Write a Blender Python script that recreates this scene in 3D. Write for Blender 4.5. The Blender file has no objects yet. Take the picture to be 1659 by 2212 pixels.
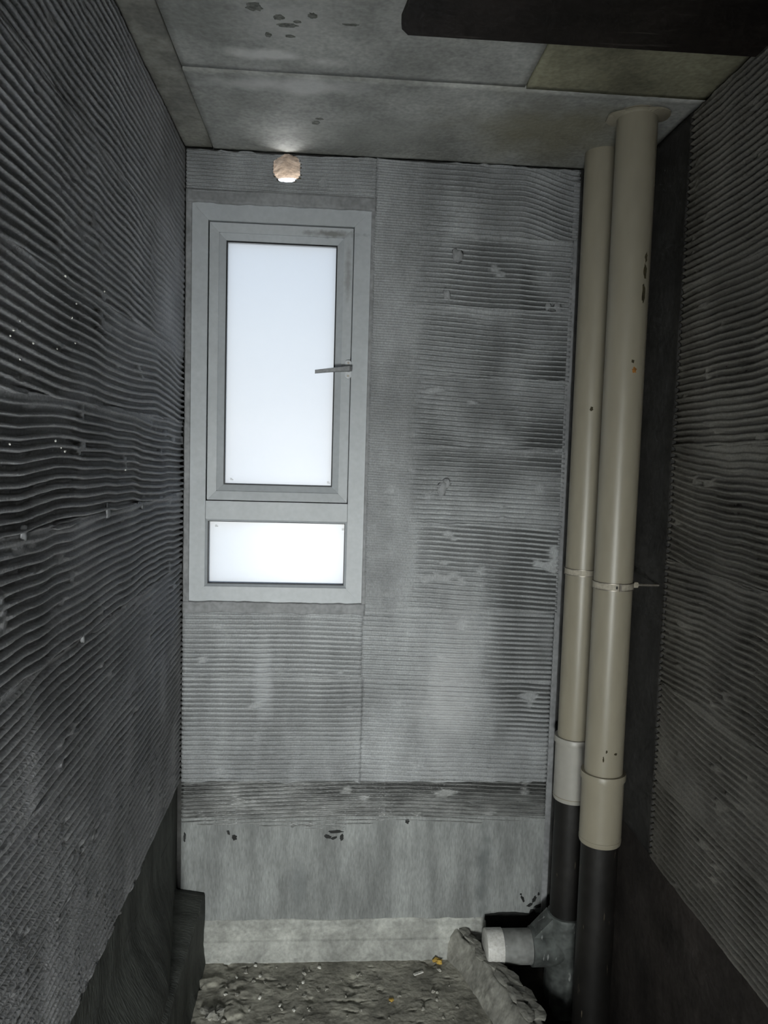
import bpy, bmesh, math, random
import numpy as np
from mathutils import Vector, Matrix

S = bpy.context.scene
COL = S.collection

# ------------------------------------------------------------------ camera
CAM = (0.4877, -2.5518, 1.7489)
R_ = Vector((0.99743, -0.06568, 0.02873)); U_ = Vector((-0.02348, 0.07929, 0.99657)); F_ = Vector((0.06773, 0.99469, -0.07755))
cd = bpy.data.cameras.new('camera'); cam = bpy.data.objects.new('camera', cd); COL.objects.link(cam)
cd.sensor_fit = 'HORIZONTAL'; cd.sensor_width = 36.0; cd.lens = 1655.44 * 36.0 / 1659.0
cd.clip_start = 0.02
m = Matrix((R_, U_, -F_)).transposed().to_4x4(); m.translation = CAM
cam.matrix_world = m
S.camera = cam

# ------------------------------------------------------------------ world: hazy white sky
WORLD = 12.0
wd = bpy.data.worlds.new('hazy_sky'); S.world = wd; wd.use_nodes = True
nt = wd.node_tree; nt.nodes.clear()
o_ = nt.nodes.new('ShaderNodeOutputWorld'); b_ = nt.nodes.new('ShaderNodeBackground')
tc = nt.nodes.new('ShaderNodeTexCoord'); sx = nt.nodes.new('ShaderNodeSeparateXYZ')
mr = nt.nodes.new('ShaderNodeMapRange'); mr.inputs[1].default_value = -1; mr.inputs[2].default_value = 1
cr = nt.nodes.new('ShaderNodeValToRGB')
e = cr.color_ramp.elements
e[0].position = 0.0; e[0].color = (0.80, 0.79, 0.76, 1)
e[1].position = 1.0; e[1].color = (0.52, 0.68, 0.95, 1)
for p, c in ((0.46, (0.86, 0.87, 0.88, 1)), (0.51, (1.0, 1.0, 1.0, 1)), (0.57, (0.85, 0.88, 0.91, 1)), (0.63, (0.60, 0.65, 0.73, 1)), (0.72, (0.52, 0.63, 0.82, 1))):
    k = cr.color_ramp.elements.new(p); k.color = c
nt.links.new(tc.outputs['Generated'], sx.inputs[0]); nt.links.new(sx.outputs[2], mr.inputs[0])
nt.links.new(mr.outputs[0], cr.inputs[0]); nt.links.new(cr.outputs[0], b_.inputs[0])
b_.inputs[1].default_value = WORLD
nt.links.new(b_.outputs[0], o_.inputs[0])

# assumed lamp, unseen, low beyond the assumed doorway behind the camera
ld = bpy.data.lights.new('assumed_lamp', 'AREA'); ld.shape = 'RECTANGLE'; ld.size = 0.5; ld.size_y = 0.45
ld.energy = 21.0; ld.color = (0.97, 1.0, 0.97); ld.spread = math.radians(85)  # beam narrowed so the assumed light falls brightest low on the end wall
lo = bpy.data.objects.new('assumed_lamp', ld); COL.objects.link(lo)
lo.location = (0.25, -3.9, 0.95)
lo.rotation_euler = (Vector((0.70, 0.0, 0.75)) - Vector(lo.location)).to_track_quat('-Z', 'Y').to_euler()

S.view_settings.view_transform = 'Standard'; S.view_settings.look = 'None'
S.view_settings.exposure = 0.22; S.view_settings.gamma = 1.0
S.view_settings.use_curve_mapping = False
S.cycles.use_denoising = True
S.cycles.use_adaptive_sampling = True; S.cycles.adaptive_threshold = 0.03; S.cycles.adaptive_min_samples = 8
S.cycles.max_bounces = 6; S.cycles.diffuse_bounces = 4; S.cycles.glossy_bounces = 2; S.cycles.transmission_bounces = 5

# ------------------------------------------------------------------ sizes
W = 1.4334; H = 2.70; YF = -2.85          # room width, ceiling height, inner face of front wall
CO = 0.015                                 # thickness of the combed coat
rnd = random.Random(7)

# ------------------------------------------------------------------ noise helpers
def hsh(i, j, seed):
    n = (i.astype(np.int64) * 374761393 + j.astype(np.int64) * 668265263 + seed * 974711) & 0x7fffffff
    n = ((n ^ (n >> 13)) * 1274126177) & 0x7fffffff
    n = (n ^ (n >> 16)) & 0xffff
    return n / 65535.0
def vn(x, y, seed=0):
    x = np.asarray(x, float); y = np.asarray(y, float)
    x, y = np.broadcast_arrays(x, y)
    i = np.floor(x); j = np.floor(y); fx = x - i; fy = y - j
    fx = fx * fx * (3 - 2 * fx); fy = fy * fy * (3 - 2 * fy)
    a = hsh(i, j, seed); b = hsh(i + 1, j, seed); c = hsh(i, j + 1, seed); d = hsh(i + 1, j + 1, seed)
    return (a * (1 - fx) + b * fx) * (1 - fy) + (c * (1 - fx) + d * fx) * fy
def fbm(x, y, seed=0, n=3):
    t = 0; a = 0.5; s = 0
    for k in range(n):
        t = t + a * vn(np.asarray(x) * 2**k, np.asarray(y) * 2**k, seed + 17 * k); s += a; a *= 0.5
    return t / s
def sst(a, b, x):
    t = np.clip((x - a) / (b - a), 0, 1); return t * t * (3 - 2 * t)

# ------------------------------------------------------------------ object helpers
def link(name, me, mat=None, parent=None, smooth=False):
    o = bpy.data.objects.new(name, me); COL.objects.link(o)
    if mat and not me.materials: me.materials.append(mat)
    if smooth: me.polygons.foreach_set('use_smooth', [True] * len(me.polygons))
    if parent: o.parent = parent
    return o
def tag(o, label=None, cat=None, group=None, kind=None):
    if label: o['label'] = label
    if cat: o['category'] = cat
    if group: o['group'] = group
    if kind: o['kind'] = kind
    return o
def empty(name, loc=(0, 0, 0)):
    o = bpy.data.objects.new(name, None); COL.objects.link(o); o.location = loc; o.empty_display_size = 0.05
    return o
def mesh_from(name, verts, faces):
    me = bpy.data.meshes.new(name); me.from_pydata([tuple(v) for v in verts], [], [tuple(f) for f in faces]); me.update()
    return me
def fixn(me):
    bm = bmesh.new(); bm.from_mesh(me); bmesh.ops.recalc_face_normals(bm, faces=bm.faces); bm.to_mesh(me); bm.free()
def box_bm(bm, x0, x1, y0, y1, z0, z1):
    v = [bm.verts.new(p) for p in ((x0, y0, z0), (x1, y0, z0), (x1, y1, z0), (x0, y1, z0), (x0, y0, z1), (x1, y0, z1), (x1, y1, z1), (x0, y1, z1))]
    for f in ((0, 3, 2, 1), (4, 5, 6, 7), (0, 1, 5, 4), (1, 2, 6, 5), (2, 3, 7, 6), (3, 0, 4, 7)): bm.faces.new([v[i] for i in f])
def bm_obj(name, bm, mat, parent=None, smooth=False, bevel=0):
    if bevel:
        bmesh.ops.bevel(bm, geom=list(bm.edges), offset=bevel, segments=2, affect='EDGES', clamp_overlap=True)
    me = bpy.data.meshes.new(name); bm.to_mesh(me); bm.free()
    return link(name, me, mat, parent, smooth)
def box(name, x0, x1, y0, y1, z0, z1, mat, parent=None, bevel=0):
    bm = bmesh.new(); box_bm(bm, x0, x1, y0, y1, z0, z1)
    return bm_obj(name, bm, mat, parent, False, bevel)
def lathe(name, prof, mat, parent=None, axis='z', at=(0, 0, 0), seg=48, sharp=True):
    """prof: list of (radius, t) along the axis; closed ring profile if first == last."""
    vs = []; fs = []
    n = len(prof)
    for (r, t) in prof:
        for k in range(seg):
            a = 2 * math.pi * k / seg; c, s = r * math.cos(a), r * math.sin(a)
            p = (c, s, t) if axis == 'z' else ((t, c, s) if axis == 'x' else (c, t, s))
            vs.append((p[0] + at[0], p[1] + at[1], p[2] + at[2]))
    for i in range(n - 1):
        for k in range(seg):
            fs.append((i * seg + k, i * seg + (k + 1) % seg, (i + 1) * seg + (k + 1) % seg, (i + 1) * seg + k))
    fs.append(tuple(range(seg))); fs.append(tuple(range((n - 1) * seg, n * seg)))
    me = mesh_from(name, vs, fs); fixn(me)
    o = link(name, me, mat, parent, True)
    if sharp:
        try: me.set_sharp_from_angle(angle=math.radians(35))
        except Exception: pass
    return o

def frame_pt(fr, u, v, h):
    if fr == 'back': return np.stack([u, -h, v], -1)
    if fr == 'left': return np.stack([h, u, v], -1)
    if fr == 'right': return np.stack([W - h, u, v], -1)
    if fr == 'floor': return np.stack([u, v, h], -1)
    if fr == 'ceil': return np.stack([u, v, H - h], -1)
FLIP = {'back': False, 'left': False, 'right': True, 'floor': False, 'ceil': True}

def hfield(name, fr, us, rows, vb, vt, hfun, back, mat, parent, drop=None):
    """relief: columns at us, rows between vb(u) and vt(u); hfun(u, v, vb, vt) is the height; the rim goes back to `back`."""
    us = np.asarray(us, float); n = len(us)
    b = np.broadcast_to(np.asarray(vb(us), float), us.shape); t = np.broadcast_to(np.asarray(vt(us), float), us.shape)
    r = np.linspace(0, 1, rows)[:, None]
    V = b[None] + (t - b)[None] * r; Uu = np.broadcast_to(us[None], V.shape)
    Hh = hfun(Uu, V, b[None], t[None]); groove_tone = None
    if isinstance(Hh, tuple): Hh, groove_tone = Hh
    # rim
    U2 = np.pad(Uu, 1, mode='edge'); V2 = np.pad(V, 1, mode='edge'); H2 = np.pad(Hh, 1, constant_values=back)
    P = frame_pt(fr, U2, V2, H2).reshape(-1, 3)
    R, C = U2.shape
    idx = np.arange(R * C).reshape(R, C)
    q = np.stack([idx[:-1, :-1], idx[:-1, 1:], idx[1:, 1:], idx[1:, :-1]], -1)
    if FLIP[fr]: q = q[..., ::-1]
    q = q.reshape(-1, 4)
    if drop is not None:
        cu = (U2[:-1, :-1] + U2[1:, 1:]) / 2; cv = (V2[:-1, :-1] + V2[1:, 1:]) / 2
        q = q[~drop(cu, cv).reshape(-1)]
    me = bpy.data.meshes.new(name)
    me.vertices.add(len(P)); me.vertices.foreach_set('co', P.astype(np.float32).ravel())
    me.loops.add(len(q) * 4); me.loops.foreach_set('vertex_index', q.astype(np.int32).ravel())
    me.polygons.add(len(q)); me.polygons.foreach_set('loop_start', np.arange(0, len(q) * 4, 4, dtype=np.int32))
    try: me.polygons.foreach_set('loop_total', np.full(len(q), 4, dtype=np.int32))
    except Exception: pass
    me.update(calc_edges=True); me.validate()
    if groove_tone is not None:
        at = me.attributes.new('groove_tone', 'FLOAT', 'POINT'); at.data.foreach_set('value', np.pad(groove_tone, 1, mode='edge').astype(np.float32).ravel())
    return link(name, me, mat, parent, True)

# ------------------------------------------------------------------ materials
def M(name, col, rough=0.8, var=0.25, vscale=4.0, col2=None, bump=0.3, bscale=120.0, spec=0.3, stretch=(1, 1, 1), var2=None, spots=(), metal=0.0, streak=None, groove_tone=None):
    """procedural: two tones mixed by cloudy noise, a finer grain, optional stains or painted sheen at given places, bump."""
    mt = bpy.data.materials.new(name); mt.use_nodes = True
    nt = mt.node_tree; N = nt.nodes; L = nt.links
    bs = N['Principled BSDF']; bs.inputs['Roughness'].default_value = rough; bs.inputs['Metallic'].default_value = metal
    bs.inputs['Specular IOR Level'].default_value = spec
    tc = N.new('ShaderNodeTexCoord'); mp = N.new('ShaderNodeMapping'); mp.inputs['Scale'].default_value = stretch
    L.new(tc.outputs['Object'], mp.inputs[0])
    def noise(scale, detail=4, rgh=0.6):
        n = N.new('ShaderNodeTexNoise'); n.inputs['Scale'].default_value = scale; n.inputs['Detail'].default_value = detail; n.inputs['Roughness'].default_value = rgh
        L.new(mp.outputs[0], n.inputs['Vector']); return n
    c2 = col2 or tuple(c * (1 - var) for c in col); c1 = tuple(min(1, c * (1 + var * 0.6)) for c in col) if not col2 else col
    n1 = noise(vscale, 3); rp = N.new('ShaderNodeValToRGB')
    rp.color_ramp.elements[0].position = 0.35; rp.color_ramp.elements[1].position = 0.65
    rp.color_ramp.elements[0].color = (*c2, 1); rp.color_ramp.elements[1].color = (*c1, 1)
    L.new(n1.outputs['Fac'], rp.inputs[0])
    n2 = noise(bscale, 1); mx = N.new('ShaderNodeMix'); mx.data_type = 'RGBA'; mx.blend_type = 'OVERLAY'
    mx.inputs[0].default_value = 0.35 if var2 is None else var2
    L.new(rp.outputs[0], mx.inputs[6]); L.new(n2.outputs['Fac'], mx.inputs[7])
    out = mx.outputs[2]
    if groove_tone:                                 # patchy darker tone on the groove floors of the combing
        at = N.new('ShaderNodeAttribute'); at.attribute_name = 'groove_tone'
        xb = N.new('ShaderNodeMix'); xb.data_type = 'RGBA'; L.new(at.outputs['Fac'], xb.inputs[0]); L.new(out, xb.inputs[6]); xb.inputs[7].default_value = (*groove_tone, 1)
        out = xb.outputs[2]
    if streak:                               # scratches / runs: (colour, scale vec, threshold)
        sc, svec, th = streak
        m2 = N.new('ShaderNodeMapping'); m2.inputs['Scale'].default_value = svec; L.new(tc.outputs['Object'], m2.inputs[0])
        n3 = N.new('ShaderNodeTexNoise'); n3.inputs['Scale'].default_value = 1.0; n3.inputs['Detail'].default_value = 3; L.new(m2.outputs[0], n3.inputs['Vector'])
        r3 = N.new('ShaderNodeValToRGB'); r3.color_ramp.elements[0].position = th; r3.color_ramp.elements[1].position = th + 0.06
        L.new(n3.outputs['Fac'], r3.inputs[0])
        x3 = N.new('ShaderNodeMix'); x3.data_type = 'RGBA'; L.new(r3.outputs[0], x3.inputs[0]); L.new(out, x3.inputs[6]); x3.inputs[7].default_value = (*sc, 1)
        out = x3.outputs[2]
    for (p, sca, c, st) in spots:            # stains or painted sheen with a ragged outline: place, half sizes, colour, strength
        ms = N.new('ShaderNodeVectorMath'); ms.operation = 'SUBTRACT'; ms.inputs[1].default_value = p; L.new(tc.outputs['Object'], ms.inputs[0])
        md = N.new('ShaderNodeVectorMath'); md.operation = 'DIVIDE'; md.inputs[1].default_value = sca; L.new(ms.outputs[0], md.inputs[0])
        ml = N.new('ShaderNodeVectorMath'); ml.operation = 'LENGTH'; L.new(md.outputs[0], ml.inputs[0])
        nn = N.new('ShaderNodeTexNoise'); nn.inputs['Scale'].default_value = 0.9 / max(1e-3, min(sca)) * 0.6; nn.inputs['Detail'].default_value = 2; L.new(tc.outputs['Object'], nn.inputs['Vector'])
        ad = N.new('ShaderNodeMath'); ad.operation = 'MULTIPLY_ADD'; ad.inputs[1].default_value = 1.6; L.new(nn.outputs['Fac'], ad.inputs[0]); L.new(ml.outputs['Value'], ad.inputs[2])
        rr = N.new('ShaderNodeMapRange'); rr.inputs[1].default_value = 1.1; rr.inputs[2].default_value = 1.9; rr.inputs[3].default_value = st; rr.inputs[4].default_value = 0; L.new(ad.outputs[0], rr.inputs[0])
        xm = N.new('ShaderNodeMix'); xm.data_type = 'RGBA'; L.new(rr.outputs[0], xm.inputs[0]); L.new(out, xm.inputs[6]); xm.inputs[7].default_value = (*c, 1)
        out = xm.outputs[2]
    L.new(out, bs.inputs['Base Color'])
    if bump:
        bp = N.new('ShaderNodeBump'); bp.inputs['Strength'].default_value = bump; bp.inputs['Distance'].default_value = 0.004
        L.new(n2.outputs['Fac'], bp.inputs['Height']); L.new(bp.outputs[0], bs.inputs['Normal'])
    return mt

m_comb = M('combed_mortar', (0.29, 0.30, 0.305), 0.55, 0.30, 3.0, bump=0.25, bscale=160, spec=0.4, stretch=(1.6, 1, 0.8), groove_tone=(0.055, 0.058, 0.058),
           spots=[((0.90, 0, 0.95), (0.11, 0.3, 0.36), (0.40, 0.405, 0.41), 0.6), ((0.27, 0, 0.98), (0.04, 0.3, 0.15), (0.39, 0.40, 0.41), 0.6)])  # pale patches put the wall's bright upright sheen into the colour
m_combl = M('combed_mortar_side', (0.325, 0.325, 0.33), 0.65, 0.28, 3.0, bump=0.3, bscale=160, spec=0.3, groove_tone=(0.085, 0.085, 0.083))
m_combr = M('combed_mortar_shaft_side', (0.215, 0.205, 0.18), 0.65, 0.28, 4.0, bump=0.3, bscale=160, spec=0.3, groove_tone=(0.05, 0.045, 0.035))
m_wet = M('damp_mortar', (0.20, 0.205, 0.20), 0.4, 0.4, 9.0, groove_tone=(0.02, 0.021, 0.02), bump=0.3, bscale=140, spec=0.5, stretch=(1, 1, 3))
m_smooth = M('smooth_cement', (0.235, 0.245, 0.24), 0.6, 0.3, 5.0, bump=0.15, bscale=90, stretch=(2.2, 1, 0.5),
             spots=[((1.05, 0, 0.30), (0.03, 0.1, 0.2), (0.10, 0.11, 0.11), 0.7), ((0.40, 0, 0.25), (0.03, 0.1, 0.12), (0.15, 0.16, 0.16), 0.6)])
m_pale = M('pale_mortar', (0.37, 0.375, 0.35), 0.8, 0.3, 9.0, bump=0.5, bscale=80)
m_plain = M('trowelled_mortar', (0.24, 0.245, 0.25), 0.6, 0.2, 5.0, bump=0.2, bscale=60)
m_base = M('damp_dark_block', (0.045, 0.045, 0.043), 0.8, 0.4, 8.0, bump=0.4, bscale=60)
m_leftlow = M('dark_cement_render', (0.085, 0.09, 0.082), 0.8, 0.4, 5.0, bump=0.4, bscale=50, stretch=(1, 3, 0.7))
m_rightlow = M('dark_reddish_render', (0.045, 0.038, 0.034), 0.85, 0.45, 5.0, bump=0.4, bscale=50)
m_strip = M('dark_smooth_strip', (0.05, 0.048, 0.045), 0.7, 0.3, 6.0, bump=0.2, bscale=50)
m_floor = M('dusty_screed', (0.31, 0.30, 0.255), 0.9, 0.4, 9.0, bump=0.6, bscale=70)
m_pit = M('dark_wet_soil', (0.03, 0.027, 0.024), 0.8, 0.4, 8.0, bump=0.5, bscale=60)
m_ridge = M('rough_mortar', (0.27, 0.265, 0.235), 0.9, 0.4, 14.0, bump=0.7, bscale=60)
CS = [((0.30, -0.60, H), (0.10, 0.03, 0.1), (0.70, 0.70, 0.67), 0.8), ((0.44, -0.58, H), (0.05, 0.03, 0.1), (0.68, 0.68, 0.65), 0.7),
      ((0.37, -0.45, H), (0.24, 0.05, 0.1), (0.66, 0.66, 0.64), 0.7), ((0.36, -0.76, H), (0.10, 0.10, 0.1), (0.50, 0.50, 0.48), 0.5), ((0.60, -0.15, H), (0.30, 0.14, 0.1), (0.26, 0.265, 0.24), 0.5), ((1.12, -0.24, H), (0.32, 0.25, 0.1), (0.26, 0.245, 0.175), 0.8)]
m_ceil = M('slab_concrete', (0.38, 0.385, 0.36), 0.75, 0.3, 4.0, bump=0.3, bscale=70, spots=CS)
m_ceilg = M('slab_concrete_greenish', (0.27, 0.26, 0.18), 0.8, 0.4, 4.0, bump=0.3, bscale=70)
m_ceile = M('slab_concrete_edge', (0.31, 0.305, 0.27), 0.8, 0.4, 6.0, bump=0.3, bscale=70)
m_board = M('dark_brown_board', (0.022, 0.017, 0.015), 0.6, 0.4, 5.0, bump=0.2, bscale=40, streak=((0.06, 0.05, 0.045), (3, 40, 3), 0.66))
m_frame = M('window_profile', (0.40, 0.42, 0.435), 0.45, 0.06, 5.0, bump=0.04, bscale=60, spec=0.4, var2=0.1,
            spots=[((0.47, 0.03, 2.455), (0.10, 0.3, 0.012), (0.12, 0.12, 0.11), 0.8), ((0.522, 0.03, 2.33), (0.012, 0.3, 0.09), (0.2, 0.2, 0.19), 0.6)])
m_gask = M('black_gasket', (0.012, 0.013, 0.014), 0.5, 0.1, bump=0)
m_handle = M('grey_handle_metal', (0.20, 0.205, 0.21), 0.4, 0.08, bump=0, spec=0.5, metal=0.3)
m_plate = M('handle_plate_grey', (0.50, 0.52, 0.54), 0.35, 0.05, bump=0, spec=0.5)
m_plug = M('white_end_plug', (0.62, 0.61, 0.58), 0.4, 0.12, 30.0, bump=0.05, spec=0.4)
m_pvc = M('cream_plastic', (0.32, 0.29, 0.22), 0.38, 0.08, 2.0, bump=0.03, bscale=40, spec=0.5, stretch=(1, 1, 0.3), var2=0.08)
m_pvcw = M('white_plastic', (0.40, 0.385, 0.345), 0.4, 0.06, 2.0, bump=0.03, bscale=40, spec=0.5, var2=0.08)
m_black = M('black_painted_pipe', (0.012, 0.011, 0.010), 0.5, 0.4, 6.0, bump=0.1, bscale=40, spec=0.5, streak=((0.17, 0.14, 0.10), (90, 90, 14), 0.69))
m_dirty = M('dirty_grey_plastic', (0.24, 0.245, 0.235), 0.6, 0.35, 10.0, bump=0.3, bscale=50, streak=((0.42, 0.42, 0.40), (60, 60, 18), 0.68))
m_dirtd = M('dirty_dark_fitting', (0.11, 0.12, 0.115), 0.45, 0.5, 14.0, bump=0.3, bscale=50, streak=((0.38, 0.39, 0.38), (50, 50, 14), 0.66))
m_steel = M('dull_steel', (0.32, 0.29, 0.25), 0.45, 0.2, metal=0.7, bump=0.05)
m_clamp = M('clamp_strip', (0.44, 0.40, 0.32), 0.5, 0.12, 8.0, bump=0.05)
m_rust = M('rust_stain', (0.30, 0.13, 0.03), 0.9, 0.4, 60.0, bump=0.2)
m_chip = M('dark_chip', (0.06, 0.05, 0.025), 0.8, 0.4, 60.0, bump=0.2)
m_mattblack = M('matt_black', (0.018, 0.019, 0.018), 0.6, 0.3, 40.0, bump=0.3)
m_tan = M('tan_mortar', (0.15, 0.115, 0.085), 0.9, 0.35, 40.0, bump=0.5, bscale=90)
m_crumb = M('grey_crumb', (0.36, 0.35, 0.31), 0.9, 0.35, 40.0, bump=0.4, bscale=200)
m_white = M('white_crumb', (0.66, 0.65, 0.60), 0.9, 0.2, 40.0, bump=0.3, bscale=200)
m_yel = M('yellow_crumb', (0.45, 0.30, 0.07), 0.9, 0.3, 40.0, bump=0.3, bscale=200)

m_bounce = M('white_bounce', (0.72, 0.72, 0.70), 0.8, 0.08, bump=0.05)
def pane_mat():
    mt = bpy.data.materials.new('frosted_glass'); mt.use_nodes = True
    nt = mt.node_tree; N = nt.nodes; L = nt.links
    out = N['Material Output']; N.remove(N['Principled BSDF'])
    tr = N.new('ShaderNodeBsdfTranslucent'); tr.inputs[0].default_value = (0.248, 0.270, 0.292, 1)
    rf = N.new('ShaderNodeBsdfRefraction'); rf.inputs['Roughness'].default_value = 0.28; rf.inputs['IOR'].default_value = 1.02; rf.inputs[0].default_value = (0.282, 0.281, 0.276, 1)
    gl = N.new('ShaderNodeBsdfGlossy'); gl.inputs['Roughness'].default_value = 0.3
    m1 = N.new('ShaderNodeMixShader'); m1.inputs[0].default_value = 0.62
    m2 = N.new('ShaderNodeMixShader'); m2.inputs[0].default_value = 0.03
    L.new(tr.outputs[0], m1.inputs[1]); L.new(rf.outputs[0], m1.inputs[2])
    L.new(m1.outputs[0], m2.inputs[1]); L.new(gl.outputs[0], m2.inputs[2])
    L.new(m2.outputs[0], out.inputs[0])
    return mt
m_pane = pane_mat()

# ------------------------------------------------------------------ structure: base walls
def boolean(o, cutters):
    for c in cutters:
        md = o.modifiers.new('cut', 'BOOLEAN'); md.operation = 'DIFFERENCE'; md.object = c; md.solver = 'EXACT'
    dg = bpy.context.evaluated_depsgraph_get(); dg.update()
    me = bpy.data.meshes.new_from_object(o.evaluated_get(dg)); o.modifiers.clear(); o.data = me
    for c in cutters:
        bpy.data.objects.remove(c)
WX0, WX1, WZ0, WZ1 = 0.014, 0.595, 1.232, 2.533
HX, HZ, HR = 0.318, 2.648, 0.043
wall_back = box('wall_back', -0.2, W + 0.2, CO, 0.115, -0.3, H + 0.15, m_base)
c1 = box('cut', WX0 - 0.004, WX1 + 0.004, -0.1, 0.4, WZ0 - 0.004, WZ1 + 0.004, m_base)
def hole_r(c, s_):                           # ragged outline of the vent hole
    return HR * (0.90 + 0.30 * fbm(np.asarray(c) * 2.3 + 9, np.asarray(s_) * 2.3 + 4, 93, 3))
def tunnel(name, mat, parent, grow, y0, y1, caps, rough=0.0):
    vs = []; fs = []; seg = 56; ys = np.linspace(y0, y1, 18); nr = len(ys)
    for y in ys:
        t = min(1.0, max(0.0, y / 0.115)); top = HR - 0.037 * t; bot = -HR - 0.052 * t; cz = HZ + (top + bot) / 2; rz = (top - bot) / 2; rx = HR + 0.06 * t
        for k in range(seg):
            a = 2 * math.pi * k / seg; q = float(hole_r(math.cos(a), math.sin(a))) / HR + grow / HR + rough / HR * (float(fbm(math.cos(a) * 5 + 9, math.sin(a) * 5 + y * 60, 95)) - 0.5)
            vs.append((HX + q * rx * math.cos(a), y, min(H + 0.01, cz + q * rz * math.sin(a))))
    for i in range(nr - 1):
        for k in range(seg): fs.append((i * seg + k, i * seg + (k + 1) % seg, (i + 1) * seg + (k + 1) % seg, (i + 1) * seg + k))
    if caps: fs.append(tuple(range(seg))); fs.append(tuple(range((nr - 1) * seg, nr * seg)))
    me = mesh_from(name, vs, fs)
    if caps: fixn(me)
    return link(name, me, mat, parent, not caps)
c2 = tunnel('cut', m_base, None, 0.003, -0.1, 0.3, True)
boolean(wall_back, [c1, c2]); tag(wall_back, 'grey combed mortar end wall around the window', 'wall', kind='structure')
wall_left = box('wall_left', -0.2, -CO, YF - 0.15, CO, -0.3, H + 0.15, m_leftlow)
tag(wall_left, 'grey combed mortar wall left of the window', 'wall', kind='structure')
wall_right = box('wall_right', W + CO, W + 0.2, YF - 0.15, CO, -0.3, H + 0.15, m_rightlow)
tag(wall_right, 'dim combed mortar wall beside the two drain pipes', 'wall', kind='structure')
wall_front = box('wall_front', -CO, W + CO, YF - 0.15, YF, -0.3, H + 0.15, m_plain)
c3 = box('cut', -0.01, 0.60, YF - 0.4, YF + 0.2, 0.0, 2.08, m_plain)  # assumed doorway, width set so the jamb dims the lamp on the pipe side
boolean(wall_front, [c3]); tag(wall_front, 'plain mortar wall with an assumed open doorway behind the viewer', 'wall', kind='structure')

# added unseen hall: limits sky light through the doorway, bounces some in
wall_bounce = box('wall_bounce', -0.75, 1.3, -5.0, -4.85, -0.3, H + 0.15, m_bounce); tag(wall_bounce, 'added white wall behind the viewer, unseen, bouncing daylight', 'wall', kind='structure')
box('bounce_side', -0.9, -0.75, -5.0, YF - 0.15, -0.3, H + 0.15, m_bounce, wall_bounce)
box('bounce_front', -0.75, -CO - 0.185, YF - 0.15, YF, -0.3, H + 0.15, m_bounce, wall_bounce)
box('bounce_ceiling', -0.9, 1.5, -5.0, YF - 0.15, H, H + 0.15, m_bounce, wall_bounce)
box('bounce_floor', -0.9, 2.2, -5.0, YF - 0.15, -0.3, 0.0, m_bounce, wall_bounce)

# ------------------------------------------------------------------ combed mortar bands
def comb(name, fr, u0, u1, vb, vt, seed, sp=0.0165, depth=0.009, duty=0.38, slope=0.0, wave=0.006, curl=None, fine=None, smear=0.02, fade=None,
         mat=None, parent=None, ustep=0.009, drop=None, wob=0.0015, ufun=None, lift=0.0, groove_tone=None):
    vb_ = vb if callable(vb) else (lambda u, z=vb: z - 0.006 + 0.006 * (vn(u * 9, u * 0, seed + 5) - 0.5) + 0.004 * (vn(u * 45, u * 0, seed + 6) - 0.5))
    vt_ = vt if callable(vt) else (lambda u, z=vt: z + 0.006 * (vn(u * 9, u * 0, seed + 7) - 0.5) + 0.004 * (vn(u * 45, u * 0, seed + 8) - 0.5))
    n = max(8, int(abs(u1 - u0) / ustep)); us = ufun if ufun is not None else np.linspace(u0, u1, n)
    hh = float(np.max(vt_(us) - vb_(us))); rows = max(12, int(hh / sp * 9))
    def h(u, v, b, t):
        w = wave * 2 * (vn(u * 2.7 + seed, v * 0.8, seed) - 0.5) + wob * 2 * (vn(u * 13, v * 3, seed + 1) - 0.5) + slope * (u - u0)
        if curl is not None: w = w + curl(u)
        ph = (v - w) / sp
        j = np.floor(ph); f = ph - j
        tri = np.abs(2 * f - 1)                              # 1 at the ridge, 0 in the groove
        du = duty + 0.22 * (fbm(u * 5, v * 5, seed + 2, 2) - 0.5) + 0.12 * (hsh(j, j * 0, seed) - 0.5)
        rdg = sst(1 - du - 0.16, 1 - du + 0.16, tri)
        a = depth * np.clip(0.35 + 1.25 * fbm(u * 4 + 3, v * 6, seed + 3, 2), 0.3, 1.25)
        a = a * (0.8 + 0.4 * vn(u * 30, j * 1.7, seed + 4))
        if fade is not None: a = a * fade(u, v)
        a = a * (0.25 + 0.75 * sst(0.0, smear, (t - v) + smear * 0.8 * (vn(u * 6, v * 0, seed + 9) - 0.5))) if smear else a
        hgt = -depth + a * rdg + (depth - a) * 0.75
        if fine is not None:
            k = fine(u, v); f2 = ph * 2 - np.floor(ph * 2); r2 = sst(0.35, 0.75, np.abs(2 * f2 - 1))
            hgt = hgt * (1 - k) + k * (-0.0028 + 0.0026 * r2 * (0.4 + vn(u * 9, v * 40, seed + 11)))
        hgt = hgt + 0.0012 * (fbm(u * 90, v * 90, seed + 12, 2) - 0.5) + 0.004 * (vn(u * 5, v * 5, seed + 13) - 0.5)
        # a few scraped gaps and dabs
        gap = sst(0.80, 0.84, fbm(u * 16, v * 26, seed + 14, 2))
        k2 = fine(u, v) if fine is not None else 0.0
        br_ = (1 - rdg) * sst(0.18, 0.58, fbm(u * 3 + 7, v * 4.5, seed + 21, 3)) * (groove_tone(u, v) if groove_tone else 0.0) * (1 - gap) * (1 - k2)
        br_ = br_ * np.clip(a / depth * 1.6, 0, 1)
        return hgt * (1 - gap) - 0.003 * gap + lift, br_
    return hfield(name, fr, us, rows, vb_, vt_, h, -CO, mat, parent, drop)

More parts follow.
